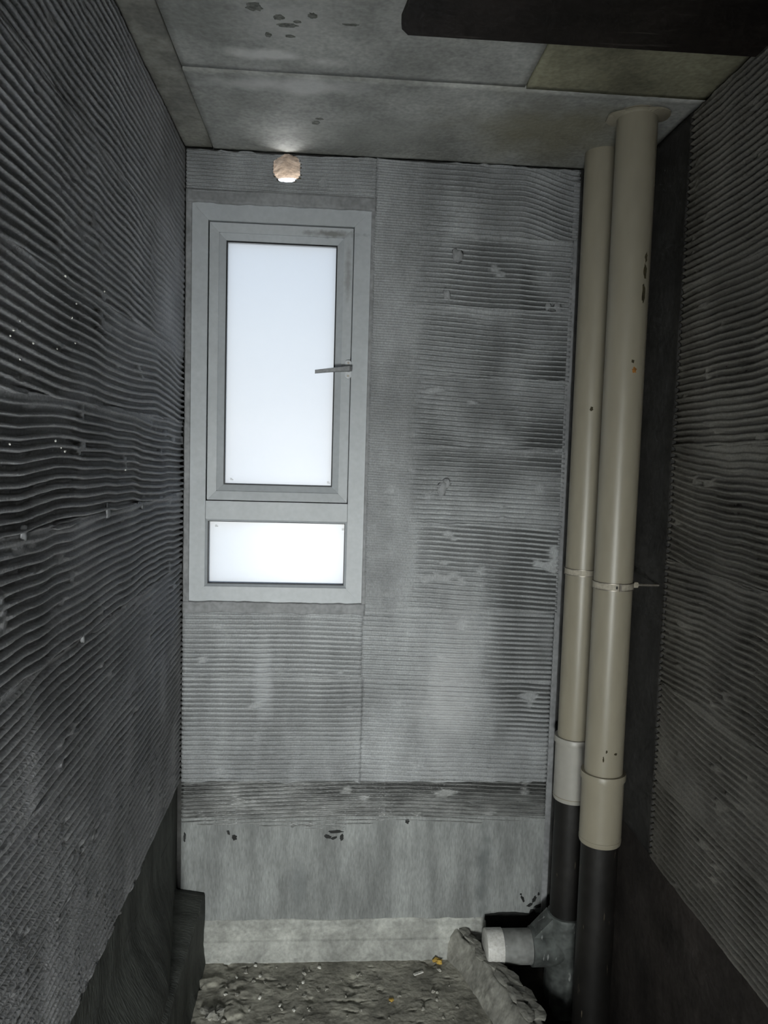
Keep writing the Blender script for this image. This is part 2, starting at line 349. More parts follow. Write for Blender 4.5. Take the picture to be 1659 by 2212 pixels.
X1 = lambda u: u
def fine_r(u, v): return 1 - sst(0.0, 0.05, u - (0.735 + 0.03 * (vn(v * 12, v * 0, 3) - 0.5)))
XR = 1.266
def hole(u, v):
    d = np.hypot(u - HX, v - HZ) + 1e-9
    return d < hole_r((u - HX) / d, (v - HZ) / d) - 0.001
NM = 'combed_mortar_band'
def groove_b(u, v):
    up = sst(1.25, 1.45, v) * sst(0.70, 0.90, u) * 0.80
    rt = sst(0.98, 1.12, u + 0.06 * (vn(v * 7, v * 0, 77) - 0.5)) * sst(0.70, 0.85, v) * 1.0
    lf = 0.55 * sst(0.64, 0.55, u) * sst(0.62, 0.9, v) * sst(1.25, 1.1, v)
    lo = 0.45 * sst(0.63, 0.72, v) * 0 + 0.12
    return np.maximum(np.maximum(up, rt), np.maximum(lf, lo))
groove_w = lambda u, v: 0.35 + 0.65 * sst(0.52, 0.60, v)
groove_s = lambda u, v: 0.6 + 0 * u
# above the window (fine, smeared) and the top course over the whole wall
comb(NM, 'back', 0.0, 0.606, 2.568, 2.692, 101, sp=0.011, depth=0.005, duty=0.5, slope=-0.005, wave=0.002, groove_tone=groove_b, mat=m_comb, parent=wall_back, ustep=0.004, drop=hole, smear=0.0)
comb(NM, 'back', 0.606, 1.278, 2.470, 2.694, 102, slope=-0.01, curl=lambda u: -0.045 * sst(1.08, 1.28, u), fine=fine_r, groove_tone=groove_b, mat=m_comb, parent=wall_back, smear=0.012)
zs = [2.468, 2.235, 2.008, 1.775, 1.518, 1.225]
for i in range(5):
    comb(NM, 'back', 0.602, XR + 0.004 * (i % 2), zs[i + 1], zs[i], 110 + i, slope=(-0.03, -0.04, -0.03, -0.035, -0.06)[i], wave=0.004,
         fine=fine_r, groove_tone=groove_b, mat=m_comb, parent=wall_back, smear=(0.03, 0.04, 0.02, 0.05, 0.03)[i], duty=(0.36, 0.36, 0.36, 0.38, 0.52)[i], depth=(0.0095, 0.0095, 0.0095, 0.0095, 0.008)[i])
comb(NM, 'back', 0.0, 0.600, 0.982, 1.205, 121, duty=0.62, depth=0.007, groove_tone=groove_b, mat=m_comb, parent=wall_back, smear=0.02, wave=0.005)
comb(NM, 'back', 0.600, XR - 0.006, 0.975, 1.225, 122, duty=0.60, depth=0.0075, slope=-0.03, groove_tone=groove_b, mat=m_comb, parent=wall_back, smear=0.02, wave=0.006)
comb(NM, 'back', 0.0, 0.606, 0.622, 0.984, 123, duty=0.58, depth=0.0075, groove_tone=groove_b, mat=m_comb, parent=wall_back, smear=0.015, wave=0.007)
comb(NM, 'back', 0.606, XR - 0.008, 0.624, 0.977, 124, duty=0.62, depth=0.0075, slope=-0.03, groove_tone=groove_b, mat=m_comb, parent=wall_back, smear=0.015, wave=0.007)
comb(NM, 'back', 0.0, XR - 0.006, lambda u: 0.462 + 0.02 * (vn(u * 4, u * 0, 131) - 0.5) + 0.012 * (vn(u * 30, u * 0, 132) - 0.5) + 0.012 * sst(0.55, 0.7, u), 0.626, 130, sp=0.0135,
     duty=0.32, depth=0.0075, curl=lambda u: 0.02 * np.sin(u * 2.6), groove_tone=groove_w, mat=m_wet, parent=wall_back, smear=0.0, lift=-0.004)
# smooth edge strip down the right side of the back wall, and the mortar around the window
hfield('edge_strip', 'back', np.linspace(XR - 0.006, XR + 0.014, 6), 200, lambda u: u * 0 + 0.12, lambda u: u * 0 + 2.66,
       lambda u, v, b, t: -0.004 + 0.003 * (fbm(u * 30, v * 30, 5) - 0.5), -CO, m_plain, wall_back)
rag = lambda z, s, a=0.006: (lambda u: z + a * (fbm(u * 25, u * 0, s) - 0.5))
hfield('window_head_mortar', 'back', np.linspace(0.0, 0.608, 80), 8, rag(2.530, 201), rag(2.570, 202, 0.003),
       lambda u, v, b, t: 0.0015 + 0.004 * (fbm(u * 20, v * 40, 203) - 0.5), -CO, m_plain, wall_back)
hfield('window_sill_mortar', 'back', np.linspace(0.0, 0.606, 80), 10, rag(1.200, 204, 0.012), rag(1.236, 205, 0.008),
       lambda u, v, b, t: 0.001 + 0.006 * (fbm(u * 20, v * 40, 206) - 0.5), -CO, m_plain, wall_back)
hfield('window_side_mortar', 'back', np.linspace(0.594, 0.607, 6), 160, rag(1.20, 207), rag(2.57, 208),
       lambda u, v, b, t: -0.002 + 0.005 * (fbm(u * 60, v * 20, 209) - 0.5), -CO, m_plain, wall_back)
hfield('window_side_mortar', 'back', np.linspace(0.0, 0.018, 6), 160, rag(1.20, 210), rag(2.57, 211),
       lambda u, v, b, t: -0.004 + 0.006 * (fbm(u * 60, v * 20, 212) - 0.5), -CO, m_plain, wall_back)
# smooth cement upstand and the pale cove at its foot
hfield('smooth_upstand', 'back', np.linspace(0.0, XR + 0.01, 90), 40, lambda u: u * 0 + 0.10, lambda u: u * 0 + 0.49,
       lambda u, v, b, t: -0.008 + 0.006 * (fbm(u * 5, v * 7, 221) - 0.5) + 0.0012 * (fbm(u * 60, v * 30, 222) - 0.5), -CO, m_smooth, wall_back)
def cove_h(u, v, b, t):
    k = np.clip((0.118 - v) / 0.118, 0, 1)
    lo = np.clip((0.055 - v) / 0.055, 0, 1)
    return -0.005 + 0.012 * sst(0.0, 0.18, k + 0.12 * (fbm(u * 22, v * 22, 231) - 0.5)) + 0.03 * lo ** 2 + 0.008 * sst(0.5, 0.55, k) + 0.005 * (fbm(u * 40, v * 60, 232) - 0.5)
hfield('pale_cove', 'back', np.linspace(0.06, 1.063, 220), 50, lambda u: u * 0 - 0.004, lambda u: 0.122 + 0.012 * (fbm(u * 14, u * 0, 233) - 0.5), cove_h, -CO, m_pale, wall_back)

# black band on the wall behind the stub pipe
hfield('black_band', 'back', np.linspace(1.060, XR + 0.016, 50), 30, lambda u: u * 0 - 0.02, lambda u: 0.128 + 0.016 * fbm(u * 18, u * 0, 241) + 0.014 * sst(0.62, 0.72, vn(u * 70, u * 0, 242)) * sst(1.15, 1.2, u),
       lambda u, v, b, t: -0.003 + 0.004 * (fbm(u * 25, v * 25, 243) - 0.5), -CO, m_mattblack, wall_back)
# lining of the round vent hole
tunnel('vent_hole_lining', m_tan, wall_back, 0.0, 0.002, 0.117, False, 0.006)

# left wall bands (u = y)
def ly(a, b, n0=150):
    near = np.linspace(YF, -1.55, 40, endpoint=False); return np.concatenate([near, np.linspace(-1.55, 0.0, n0)])
UL = ly(0, 0)
def fade_l(u, v):
    return 1 - 0.95 * sst(-0.62, -0.30, u) * sst(1.95, 2.10, v) * (1 - 0.3 * vn(u * 9, v * 9, 44))
zl = [2.692, 2.36, 2.052, 1.832, 1.603, 1.365, 1.128, 0.875, 0.624]
for i in range(8):
    comb(NM, 'left', YF, 0.0, zl[i + 1], zl[i], 300 + i, sp=0.0185, depth=0.0105, duty=(0.5, 0.45, 0.42, 0.42, 0.45, 0.45, 0.5, 0.55)[i], slope=(0.0, -0.03, -0.02, -0.015, 0.0, 0.015, 0.0, 0.0)[i],
         wave=(0.012, 0.022, 0.014, 0.012, 0.018, 0.012, 0.01, 0.008)[i], fade=fade_l, groove_tone=groove_s, mat=m_combl, parent=wall_left, ufun=UL, smear=(0.02, 0.03, 0.035, 0.03, 0.04, 0.03, 0.03, 0.02)[i], wob=0.003)
# right wall bands
UR = np.concatenate([np.linspace(YF, -1.30, 40, endpoint=False), np.linspace(-1.30, -0.455, 100)])
zr = [2.690, 2.225, 1.790, 1.470, 1.120, 0.850, 0.596]
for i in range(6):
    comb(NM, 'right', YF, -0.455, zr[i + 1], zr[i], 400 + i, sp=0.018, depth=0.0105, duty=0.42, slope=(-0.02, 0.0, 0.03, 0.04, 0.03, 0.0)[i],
         wave=0.014, groove_tone=groove_s, mat=m_combr, parent=wall_right, ufun=UR, smear=0.03, wob=0.003)
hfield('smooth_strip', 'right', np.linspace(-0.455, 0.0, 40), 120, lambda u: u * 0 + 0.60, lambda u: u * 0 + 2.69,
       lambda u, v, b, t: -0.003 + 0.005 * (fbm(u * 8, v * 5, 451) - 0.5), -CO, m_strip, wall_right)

# mortar kerb at the foot of the left wall
def kerb_h(u, v, b, t):
    e = 0.083 + 0.004 * (fbm(u * 4, v * 7, 461) - 0.5)
    e2 = np.minimum(0.083, 0.17 * np.maximum(0, -u - 0.02)) * (1 - sst(0.235, 0.47, v))
    return -CO + np.maximum((e + CO) * (1 - sst(0.222, 0.242, v)), e2) + 0.014 * np.clip((0.06 - v) / 0.06, 0, 1) ** 2 + 0.003 * (fbm(u * 30, v * 30, 462) - 0.5)
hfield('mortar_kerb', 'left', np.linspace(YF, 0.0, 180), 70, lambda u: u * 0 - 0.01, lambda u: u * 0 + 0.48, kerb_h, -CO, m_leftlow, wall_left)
# white specks and dabs on the left wall
def blob_mesh(name, r, seed, flat=1.0, sub=2, rough=0.35):
    bm = bmesh.new(); bmesh.ops.create_icosphere(bm, subdivisions=sub, radius=r)
    g = random.Random(seed); ph = [g.uniform(0, 6) for _ in range(6)]
    for v in bm.verts:
        d = v.co.normalized(); k = 1 + rough * (math.sin(d.x * 3.1 + ph[0]) * math.sin(d.y * 3.7 + ph[1]) + 0.6 * math.sin(d.z * 5 + ph[2]) * math.sin(d.x * 6 + ph[3])) + rough * 0.5 * g.uniform(-1, 1)
        v.co = d * r * k; v.co.z *= flat
    me = bpy.data.meshes.new(name); bm.to_mesh(me); bm.free(); return me
speck = blob_mesh('plaster_speck', 0.0036, 3, 1.0, 1); speck.materials.append(m_white)
for (y, z) in ((-1.314, 1.935), (-1.338, 1.917), (-1.35, 1.907), (-1.261, 1.908), (-1.155, 1.913), (-1.058, 1.936), (-1.111, 2.048), (-1.052, 2.01), (-1.078, 1.98), (-0.873, 2.069), (-1.315, 1.876), (-1.356, 1.745), (-1.136, 1.74), (-1.117, 1.734), (-1.164, 1.752), (-0.708, 1.69)):
    o = link('plaster_speck', speck, None, wall_left); o.location = (0.0, y, z); o.rotation_euler = (rnd.uniform(0, 6),) * 3; s = rnd.uniform(0.4, 0.75); o.scale = (s, s, s)
for k, (fr, a, z, s) in enumerate((('left', -0.842, 1.602, 0.011), ('left', -0.533, 1.59, 0.009), ('left', -1.299, 1.605, 0.009), ('left', -1.007, 1.36, 0.009), ('back', 1.221, 2.248, 0.012), ('back', 1.19, 2.25, 0.010), ('back', 0.848, 2.274, 0.013), ('back', 0.855, 1.634, 0.016), ('back', 0.87, 1.65, 0.013), ('back', 0.88, 2.40, 0.016))):
    me = blob_mesh('mortar_dab', s, 50 + k, 1.5, 2)
    o = link('mortar_dab', me, m_plain, wall_left if fr == 'left' else wall_back, True)
    if fr == 'left': o.location = (-0.003, a, z); o.scale = (0.4, 1, 1)
    else: o.location = (a, 0.003, z); o.scale = (1, 0.4, 1)

# thin ragged patches (tar marks, chips) lying on a surface
def patch(name, mat, parent, fr, u, v, su, sv, seed, h=0.0, th=0.0012, rot=0.0):
    g = random.Random(seed); n = 18; ring = []
    for k in range(n):
        a = 2 * math.pi * k / n; r = 0.7 + 0.45 * g.random()
        x, y = su * r * math.cos(a), sv * r * math.sin(a)
        ring.append((u + x * math.cos(rot) - y * math.sin(rot), v + x * math.sin(rot) + y * math.cos(rot)))
    A = np.array(ring); top = frame_pt(fr, A[:, 0], A[:, 1], np.full(n, h + th)); bot = frame_pt(fr, A[:, 0], A[:, 1], np.full(n, h - 0.003))
    vs = np.concatenate([top, bot]); fs = [tuple(range(n)), tuple(range(2 * n - 1, n - 1, -1))] + [(k, (k + 1) % n, n + (k + 1) % n, n + k) for k in range(n)]
    me = mesh_from(name, vs, fs); fixn(me); return link(name, me, mat, parent)
for k, (u, v, a, b, r) in enumerate(((0.526, 0.437, 0.026, 0.006, 0), (0.50, 0.420, 0.014, 0.007, -.3), (0.522, 0.415, 0.012, 0.005, .3), (0.548, 0.418, 0.007, 0.013, 0), (0.180, 0.418, 0.009, 0.010, 0), (0.160, 0.436, 0.005, 0.010, 0.4),
                                     (0.774, 0.474, 0.008, 0.010, 0), (1.193, 0.188, 0.005, 0.013, 0.4), (1.186, 0.205, 0.004, 0.003, 0), (1.22, 0.165, 0.012, 0.006, .5), (1.235, 0.185, 0.006, 0.014, -.4), (1.252, 0.160, 0.016, 0.007, 0.2), (1.25, 0.205, 0.004, 0.006, 0), (0.012, 0.42, 0.004, 0.016, 0))):
    patch('black_mark', m_mattblack, wall_back, 'back', u, v, a, b, 600 + k, h=-0.0065, rot=r)

# ------------------------------------------------------------------ ceiling of shuttered concrete
ceiling = box('ceiling', -CO, W + CO, YF - 0.15, CO, H + 0.012, H + 0.15, m_base); tag(ceiling, 'raw concrete slab ceiling with shutter seams', 'ceiling', kind='structure')
g_ = 0.0022
def panel(x0, x1, y0, y1, mat, dz, seed):
    nu = max(4, int((x1 - x0) / 0.02)); nv = max(4, int((y1 - y0) / 0.02))
    hfield('ceiling_panel', 'ceil', np.linspace(x0 + g_, x1 - g_, nu), nv, lambda u: y0 + g_ + 0.002 * (vn(u * 40, u * 0, seed) - 0.5), lambda u: y1 - g_ + 0.002 * (vn(u * 40, u * 0, seed + 1) - 0.5),
           lambda u, v, b, t: dz + 0.003 * (fbm(u * 4, v * 4, seed + 2) - 0.5) + 0.0008 * (fbm(u * 40, v * 40, seed + 3) - 0.5), -0.012, mat, ceiling)
panel(-CO, 0.083, YF, CO, m_ceile, 0.000, 501)
panel(0.083, W + CO, -0.512, CO, m_ceil, 0.002, 511)
panel(0.083, 0.962, YF, -0.512, m_ceil, -0.001, 521)
panel(0.962, W + CO, YF, -0.512, m_ceilg, 0.003, 531)

m_pit2 = M('dark_pour_mark', (0.17, 0.175, 0.155), 0.8, 0.35, 60.0, bump=0.3)
for k, (x, y, a, b) in enumerate(((0.295, -0.80, 0.020, 0.016), (0.345, -0.765, 0.012, 0.012), (0.362, -0.735, 0.026, 0.008), (0.315, -0.690, 0.008, 0.010), (0.365, -0.690, 0.012, 0.006), (0.415, -0.235, 0.012, 0.014), (0.425, -0.262, 0.012, 0.006), (0.42, -0.78, 0.012, 0.012), (0.505, -0.755, 0.020, 0.005), (0.385, -0.752, 0.010, 0.005))):
    patch('pour_mark', m_pit2, ceiling, 'ceil', x, y, a, b, 660 + k, h=0.0022 if y > -0.512 else -0.0008, th=0.0010)

# ------------------------------------------------------------------ floor
def floor_h(u, v, b, t):
    return 0.004 * (fbm(u * 7, v * 7, 541) - 0.5) + 0.0065 * (fbm(u * 40, v * 40, 542) - 0.45) * sst(-0.05, -0.12, v) - 0.006 * sst(0.70, 0.78, fbm(u * 22, v * 30, 543)) + 0.010 * sst(0.62, 0.75, fbm(u * 14, v * 14, 544)) * sst(0.5, 0.2, u)
UF = np.linspace(0.05, 1.02, 150)
floor = hfield('floor', 'floor', UF, 240, lambda u: u * 0 - 0.75, lambda u: u * 0 + 0.005, floor_h, -0.05, m_floor, None)
tag(floor, 'rough dusty screed floor strewn with crumbs', 'floor', kind='structure')
hfield('screed', 'floor', np.linspace(0.05, W, 60), 120, lambda u: u * 0 + YF - 0.15, lambda u: u * 0 - 0.75, lambda u, v, b, t: 0.010 * (fbm(u * 9, v * 9, 545) - 0.5), -0.3, m_floor, floor)
hfield('sunken_pit_bed', 'floor', np.linspace(0.95, W + CO, 50), 60, lambda u: u * 0 - 0.76, lambda u: u * 0 + CO,
       lambda u, v, b, t: -0.16 + 0.03 * (fbm(u * 9, v * 9, 551) - 0.5) + 0.015 * (fbm(u * 40, v * 40, 552) - 0.5) + 0.13 * sst(-0.24, -0.10, v) * sst(1.10, 1.22, u), -0.3, m_pit, floor)

# ------------------------------------------------------------------ broken mortar ridge
ridge = empty('mortar_ridge', (0.99, -0.2, 0)); tag(ridge, 'broken grey mortar ridge between the screed floor and the dark pit', 'ridge')
def ridge_body():
    ys = np.linspace(0.0, -0.78, 130); n = 26
    vs = []; fs = []
    for j, y in enumerate(ys):
        cx = 0.962 + 0.02 * sst(0.0, -0.1, y) - 0.27 * y * (0.6 + 0.4 * sst(0.0, -0.2, y)) ; wl = 0.055; wr = 0.062; hh = 0.085 + 0.012 * float(vn(y * 20, 0.0, 61))
        for k in range(n):
            t = k / (n - 1)
            if t < 0.45: x = -wl + (t / 0.45) * (wl - 0.008); z = hh * (t / 0.45) ** 0.8
            elif t < 0.8: q = (t - 0.45) / 0.35; x = -0.008 + q * (wr + 0.0); z = hh - 0.018 * q
            else: q = (t - 0.8) / 0.2; x = wr - 0.008 - 0.012 * q; z = (hh - 0.018) - q * (hh + 0.16)
            nx = 0.008 * (float(fbm(y * 26, t * 6, 62)) - 0.5); nz = 0.014 * (float(fbm(y * 34, t * 9, 63)) - 0.5) * (1 if t > 0.45 else 0.35)
            vs.append((cx + x + nx - 0.99, y + 0.2, z - 0.006 + nz))
    for j in range(len(ys) - 1):
        for k in range(n - 1):
            a = j * n + k; fs.append((a, a + 1, a + n + 1, a + n))
    fs.append(tuple(range(n))); fs.append(tuple(range((len(ys) - 1) * n, len(ys) * n)))
    me = mesh_from('ridge_body', vs, fs); fixn(me); return me
link('ridge_body', ridge_body(), m_ridge, ridge, True)
def flake(x, y, z, lx, ly_, th, rz, tilt, seed):
    g = random.Random(seed); n = 11; ring = []
    for k in range(n):
        a = 2 * math.pi * k / n; r = g.uniform(0.7, 1.15); ring.append((lx * r * math.cos(a), ly_ * r * math.sin(a)))
    vs = [(p[0], p[1], th * g.uniform(0.6, 1.2)) for p in ring] + [(p[0] * 0.9, p[1] * 0.9, -th * g.uniform(0.4, 0.8)) for p in ring]
    vs.append((0, 0, th * 1.3)); c = len(vs) - 1
    fs = [(k, (k + 1) % n, c) for k in range(n)] + [tuple(range(2 * n - 1, n - 1, -1))] + [(k, n + k, n + (k + 1) % n, (k + 1) % n) for k in range(n)]
    me = mesh_from('mortar_flake', vs, fs); fixn(me)
    o = link('mortar_flake', me, m_ridge, ridge); o.location = (x - 0.99, y + 0.2, z + 0.007); o.rotation_euler = (tilt, tilt * 0.5, rz)
for k, a in enumerate(((0.985, -0.030, .082, .030, .016, .004, -1.25, .10), (1.000, -0.062, .080, .034, .020, .005, -1.1, -.10), (1.012, -0.105, .078, .036, .018, .005, -1.3, .14), (1.022, -0.150, .078, .042, .022, .005, -1.2, .06),
                          (1.058, -0.205, .078, .055, .026, .006, -1.0, -.08), (1.088, -0.262, .080, .052, .032, .006, -0.9, .08), (1.062, -0.275, .084, .045, .016, .005, -1.15, .15), (1.118, -0.340, .080, .050, .030, .006, -1.2, -.08), (1.085, -0.350, .086, .040, .018, .005, -1.3, .12), (1.135, -0.410, .080, .045, .03, .006, -1.1, .06), (1.10, -0.42, .086, .045, .02, .005, -1.25, .1))):
    flake(*a, seed=700 + k)

# ------------------------------------------------------------------ window
win = empty('window_1', (0, 0, 0)); tag(win, 'grey framed two part window with frosted panes and lever handle', 'window', kind='structure')
YW = 0.012                                  # room face of the frame
def rail(name, x0, x1, z0, z1, y0, y1, mat, parent, mitre=None, bev=0.0, inn=0.0):
    """a frame bar with mitred ends: mitre = (side) 'L','R','T','B' cuts the inner edge back by the bar width."""
    w = (x1 - x0) if mitre in ('L', 'R') else (z1 - z0)
    if mitre == 'L': p = [(x0, z0), (x1, z0 + w), (x1, z1 - w), (x0, z1)]
    elif mitre == 'R': p = [(x1, z0), (x1, z1), (x0, z1 - w), (x0, z0 + w)]
    elif mitre == 'T': p = [(x0, z1), (x0 + w, z0), (x1 - w, z0), (x1, z1)]
    elif mitre == 'B': p = [(x0, z0), (x1, z0), (x1 - w, z1), (x0 + w, z1)]
    else: p = [(x0, z0), (x1, z0), (x1, z1), (x0, z1)]
    inner = {'L': (1, 2), 'T': (1, 2), 'R': (2, 3), 'B': (2, 3)}.get(mitre, ())
    bm = bmesh.new(); a = [bm.verts.new((x, y0 + (inn if i in inner else 0), z)) for i, (x, z) in enumerate(p)]; b = [bm.verts.new((x, y1, z)) for x, z in p]
    bm.faces.new(a); bm.faces.new(b[::-1])
    for k in range(4): bm.faces.new((a[k], b[k], b[(k + 1) % 4], a[(k + 1) % 4]))
    bmesh.ops.recalc_face_normals(bm, faces=bm.faces)
    return bm_obj(name, bm, mat, parent, False, bev)
FW = 0.057
def four(name, x0, x1, z0, z1, w, y0, y1, mat, parent, bev=0.0012, inn=0.0):
    rail(name, x0, x0 + w, z0, z1, y0, y1, mat, parent, 'L', bev, inn); rail(name, x1 - w, x1, z0, z1, y0, y1, mat, parent, 'R', bev, inn)
    rail(name, x0, x1, z1 - w, z1, y0, y1, mat, parent, 'T', bev, inn); rail(name, x0, x1, z0, z0 + w, y0, y1, mat, parent, 'B', bev, inn)
fr_ = empty('window_frame'); fr_.parent = win
four('frame_rail', WX0, WX1, WZ0, WZ1, 0.055, YW, YW + 0.07, m_frame, fr_)
rail('transom', WX0 + 0.056, WX1 - 0.056, 1.512, 1.573, YW + 0.001, YW + 0.07, m_frame, win, None, 0.0012)
sash = empty('sash'); sash.parent = win
four('frame_rebate', WX0 + 0.045, WX1 - 0.045, 1.560, 2.488, 0.030, YW + 0.0665, YW + 0.085, m_frame, fr_)
SX0, SX1, SZ0, SZ1 = 0.0725, 0.5368, 1.576, 2.4745
four('sash_rail', SX0, SX1, SZ0, SZ1, 0.030, YW + 0.007, YW + 0.066, m_frame, sash, 0.001, 0.004)
four('glazing_bead', SX0 + 0.030, SX1 - 0.030, SZ0 + 0.030, SZ1 - 0.030, 0.021, YW + 0.015, YW + 0.06, m_frame, sash, 0.001, 0.012)
four('gasket', SX0 + 0.051, SX1 - 0.051, SZ0 + 0.051, SZ1 - 0.051, 0.004, YW + 0.029, YW + 0.05, m_gask, sash, 0)
PX0, PX1, PZ0, PZ1 = SX0 + 0.0515, SX1 - 0.0515, SZ0 + 0.0515, SZ1 - 0.0515
box('pane', PX0, PX1, YW + 0.034, YW + 0.039, PZ0, PZ1, m_pane, sash)
lw = empty('fixed_light'); lw.parent = win
four('glazing_bead', WX0 + 0.055, WX1 - 0.055, WZ0 + 0.055, 1.512, 0.007, YW + 0.004, YW + 0.06, m_frame, lw, 0.0006, 0.008)
four('gasket', WX0 + 0.062, WX1 - 0.062, WZ0 + 0.062, 1.505, 0.002, YW + 0.014, YW + 0.05, m_gask, lw, 0)
box('pane', WX0 + 0.0625, WX1 - 0.0625, YW + 0.034, YW + 0.039, WZ0 + 0.0625, 1.5045, m_pane, lw)
m_mark = M('glass_stamp', (0.55, 0.56, 0.55), 0.8, 0.3, 300, bump=0)
for (x, z, p_) in ((0.150, 1.645, sash), (0.474, 1.642, sash), (0.102, 1.487, lw), (0.528, 1.484, lw)):
    bm = bmesh.new()
    for k in range(5):
        xx = x + (k % 3 - 1) * 0.0035; zz = z + (k // 3) * 0.004 - 0.002
        box_bm(bm, xx - 0.0012, xx + 0.0012, YW + 0.0335, YW + 0.0340, zz - 0.0014, zz + 0.0014)
    bm_obj('glass_stamp', bm, m_mark, p_)
# handle
hd = empty('handle'); hd.parent = win
HXc, HZc = 0.530, 2.018
bm = bmesh.new()
n = 12; ring = []
for k in range(n + 1): a = math.pi * k / n; ring.append((0.0105 * math.cos(a), 0.020 + 0.0105 * math.sin(a)))
for k in range(n + 1): a = math.pi + math.pi * k / n; ring.append((0.0105 * math.cos(a), -0.020 + 0.0105 * math.sin(a)))
A = [bm.verts.new((HXc + x, YW - 0.006, HZc + z)) for x, z in ring]; B = [bm.verts.new((HXc + x, YW + 0.006, HZc + z)) for x, z in ring]
bm.faces.new(A); bm.faces.new(B[::-1])
for k in range(len(A)): bm.faces.new((A[k], B[k], B[(k + 1) % len(A)], A[(k + 1) % len(A)]))
bmesh.ops.recalc_face_normals(bm, faces=bm.faces); bm_obj('handle_plate', bm, m_plate, hd, False)
for dz in (0.021, -0.021): lathe('plate_screw', [(0.0035, YW - 0.0072), (0.0035, YW - 0.004)], m_steel, hd, axis='y', at=(HXc, 0, HZc + dz), seg=14)
lathe('handle_neck', [(0.0085, YW - 0.026), (0.009, YW - 0.006)], m_handle, hd, axis='y', at=(HXc, 0, HZc), seg=20)
bm = bmesh.new()
sec = [(0.012, 0.0075, -0.030, 0.0), (0.004, 0.0095, -0.034, 0.0), (-0.02, 0.0085, -0.036, -0.003), (-0.05, 0.007, -0.038, -0.0065), (-0.108, 0.0058, -0.040, -0.0145)]
prev = None; first = None
for (dx, hw, yy, dz) in sec:
    r = [bm.verts.new((HXc + dx, YW + yy + py, HZc + dz + pz)) for py, pz in ((-0.005, -hw * 0.8), (-0.005, hw * 0.8), (-0.002, hw), (0.006, hw), (0.006, -hw), (-0.002, -hw))]
    if prev:
        for k in range(6): bm.faces.new((prev[k], prev[(k + 1) % 6], r[(k + 1) % 6], r[k]))
    else: first = r
    prev = r
bm.faces.new(first[::-1]); bm.faces.new(prev); bmesh.ops.recalc_face_normals(bm, faces=bm.faces)
bm_obj('handle_lever', bm, m_handle, hd, False, 0)

# ------------------------------------------------------------------ drain pipes
PR = 0.055
def tube(name, r, z0, z1, mat, parent, seg=48): return lathe(name, [(r, z0), (r, z1)], mat, parent, seg=seg)
def coupler(parent, zb, zt):
    c = lathe('coupler', [(PR + 0.001, zb), (PR + 0.0045, zb), (PR + 0.006, zb + 0.006), (PR + 0.0055, zb + 0.012), (PR + 0.0055, zt - 0.022), (PR + 0.010, zt - 0.020), (PR + 0.0105, zt - 0.003), (PR + 0.009, zt), (PR + 0.001, zt)], m_pvcw if parent.name.startswith('drain') else m_pvc, parent)
    lathe('socket_ring', [(PR + 0.0057, zb + 0.012), (PR + 0.0065, zb + 0.0125), (PR + 0.0065, zb + 0.0145), (PR + 0.0057, zb + 0.015)], m_pvc, c)
    return c
def clamp(parent, z, az):
    c = lathe('pipe_clamp', [(PR + 0.0005, z - 0.0095), (PR + 0.0022, z - 0.0095), (PR + 0.0022, z + 0.0095), (PR + 0.0005, z + 0.0095)], m_clamp, parent)
    for dz in (-0.0095, 0.0095):
        lathe('clamp_rim', [(PR + 0.001, z + dz - 0.001), (PR + 0.0036, z + dz - 0.001), (PR + 0.0036, z + dz + 0.001), (PR + 0.001, z + dz + 0.001)], m_steel, c)
    bm = bmesh.new(); box_bm(bm, PR - 0.001, PR + 0.007, -0.003, 0.003, z - 0.011, z + 0.011)
    bmesh.ops.rotate(bm, verts=bm.verts, cent=(0, 0, 0), matrix=Matrix.Rotation(az, 3, 'Z')); bm_obj('clamp_lug', bm, m_steel, c)
    bm = bmesh.new(); box_bm(bm, PR + 0.001, PR + 0.0045, -0.0022, 0.0022, z - 0.004, z + 0.004)
    bmesh.ops.rotate(bm, verts=bm.verts, cent=(0, 0, 0), matrix=Matrix.Rotation(az - 0.16, 3, 'Z')); bm_obj('clamp_slot', bm, m_mattblack, c)
    return c
def stain(parent, mat, name, az, z, sa, sz, seed):
    """thin ragged patch wrapped on the pipe; az in radians about the pipe axis."""
    g = random.Random(seed); n = 16; vs = []
    for rr in (PR + 0.0006, PR - 0.002):
        g2 = random.Random(seed)
        for k in range(n):
            a = 2 * math.pi * k / n; q = 0.6 + 0.55 * g2.random(); th = az + sa * q * math.cos(a) / PR
            vs.append((rr * math.cos(th), rr * math.sin(th), z + sz * q * math.sin(a)))
    fs = [tuple(range(n)), tuple(range(2 * n - 1, n - 1, -1))] + [(k, n + k, n + (k + 1) % n, (k + 1) % n) for k in range(n)]
    me = mesh_from(name, vs, fs); fixn(me); return link(name, me, mat, parent)
ZB = -0.17
# pipe next to the back wall
P1 = (1.305, -0.1314)
p1 = empty('drain_pipe', (*P1, 0)); tag(p1, 'cream drain pipe nearest the end wall, with a side stub at its foot', 'pipe')
up = tube('upper_pipe', PR, 0.79, H + 0.01, m_pvc, p1); coupler(p1, 0.622, 0.835); clamp(p1, 1.383, -0.75)
lp = tube('black_lower_pipe', PR - 0.001, 0.10, 0.63, m_black, p1)
az1 = math.atan2(CAM[1] - P1[1], CAM[0] - P1[0])
stain(up, m_chip, 'paint_chip', az1 + 0.05, 1.903, 0.006, 0.008, 801)
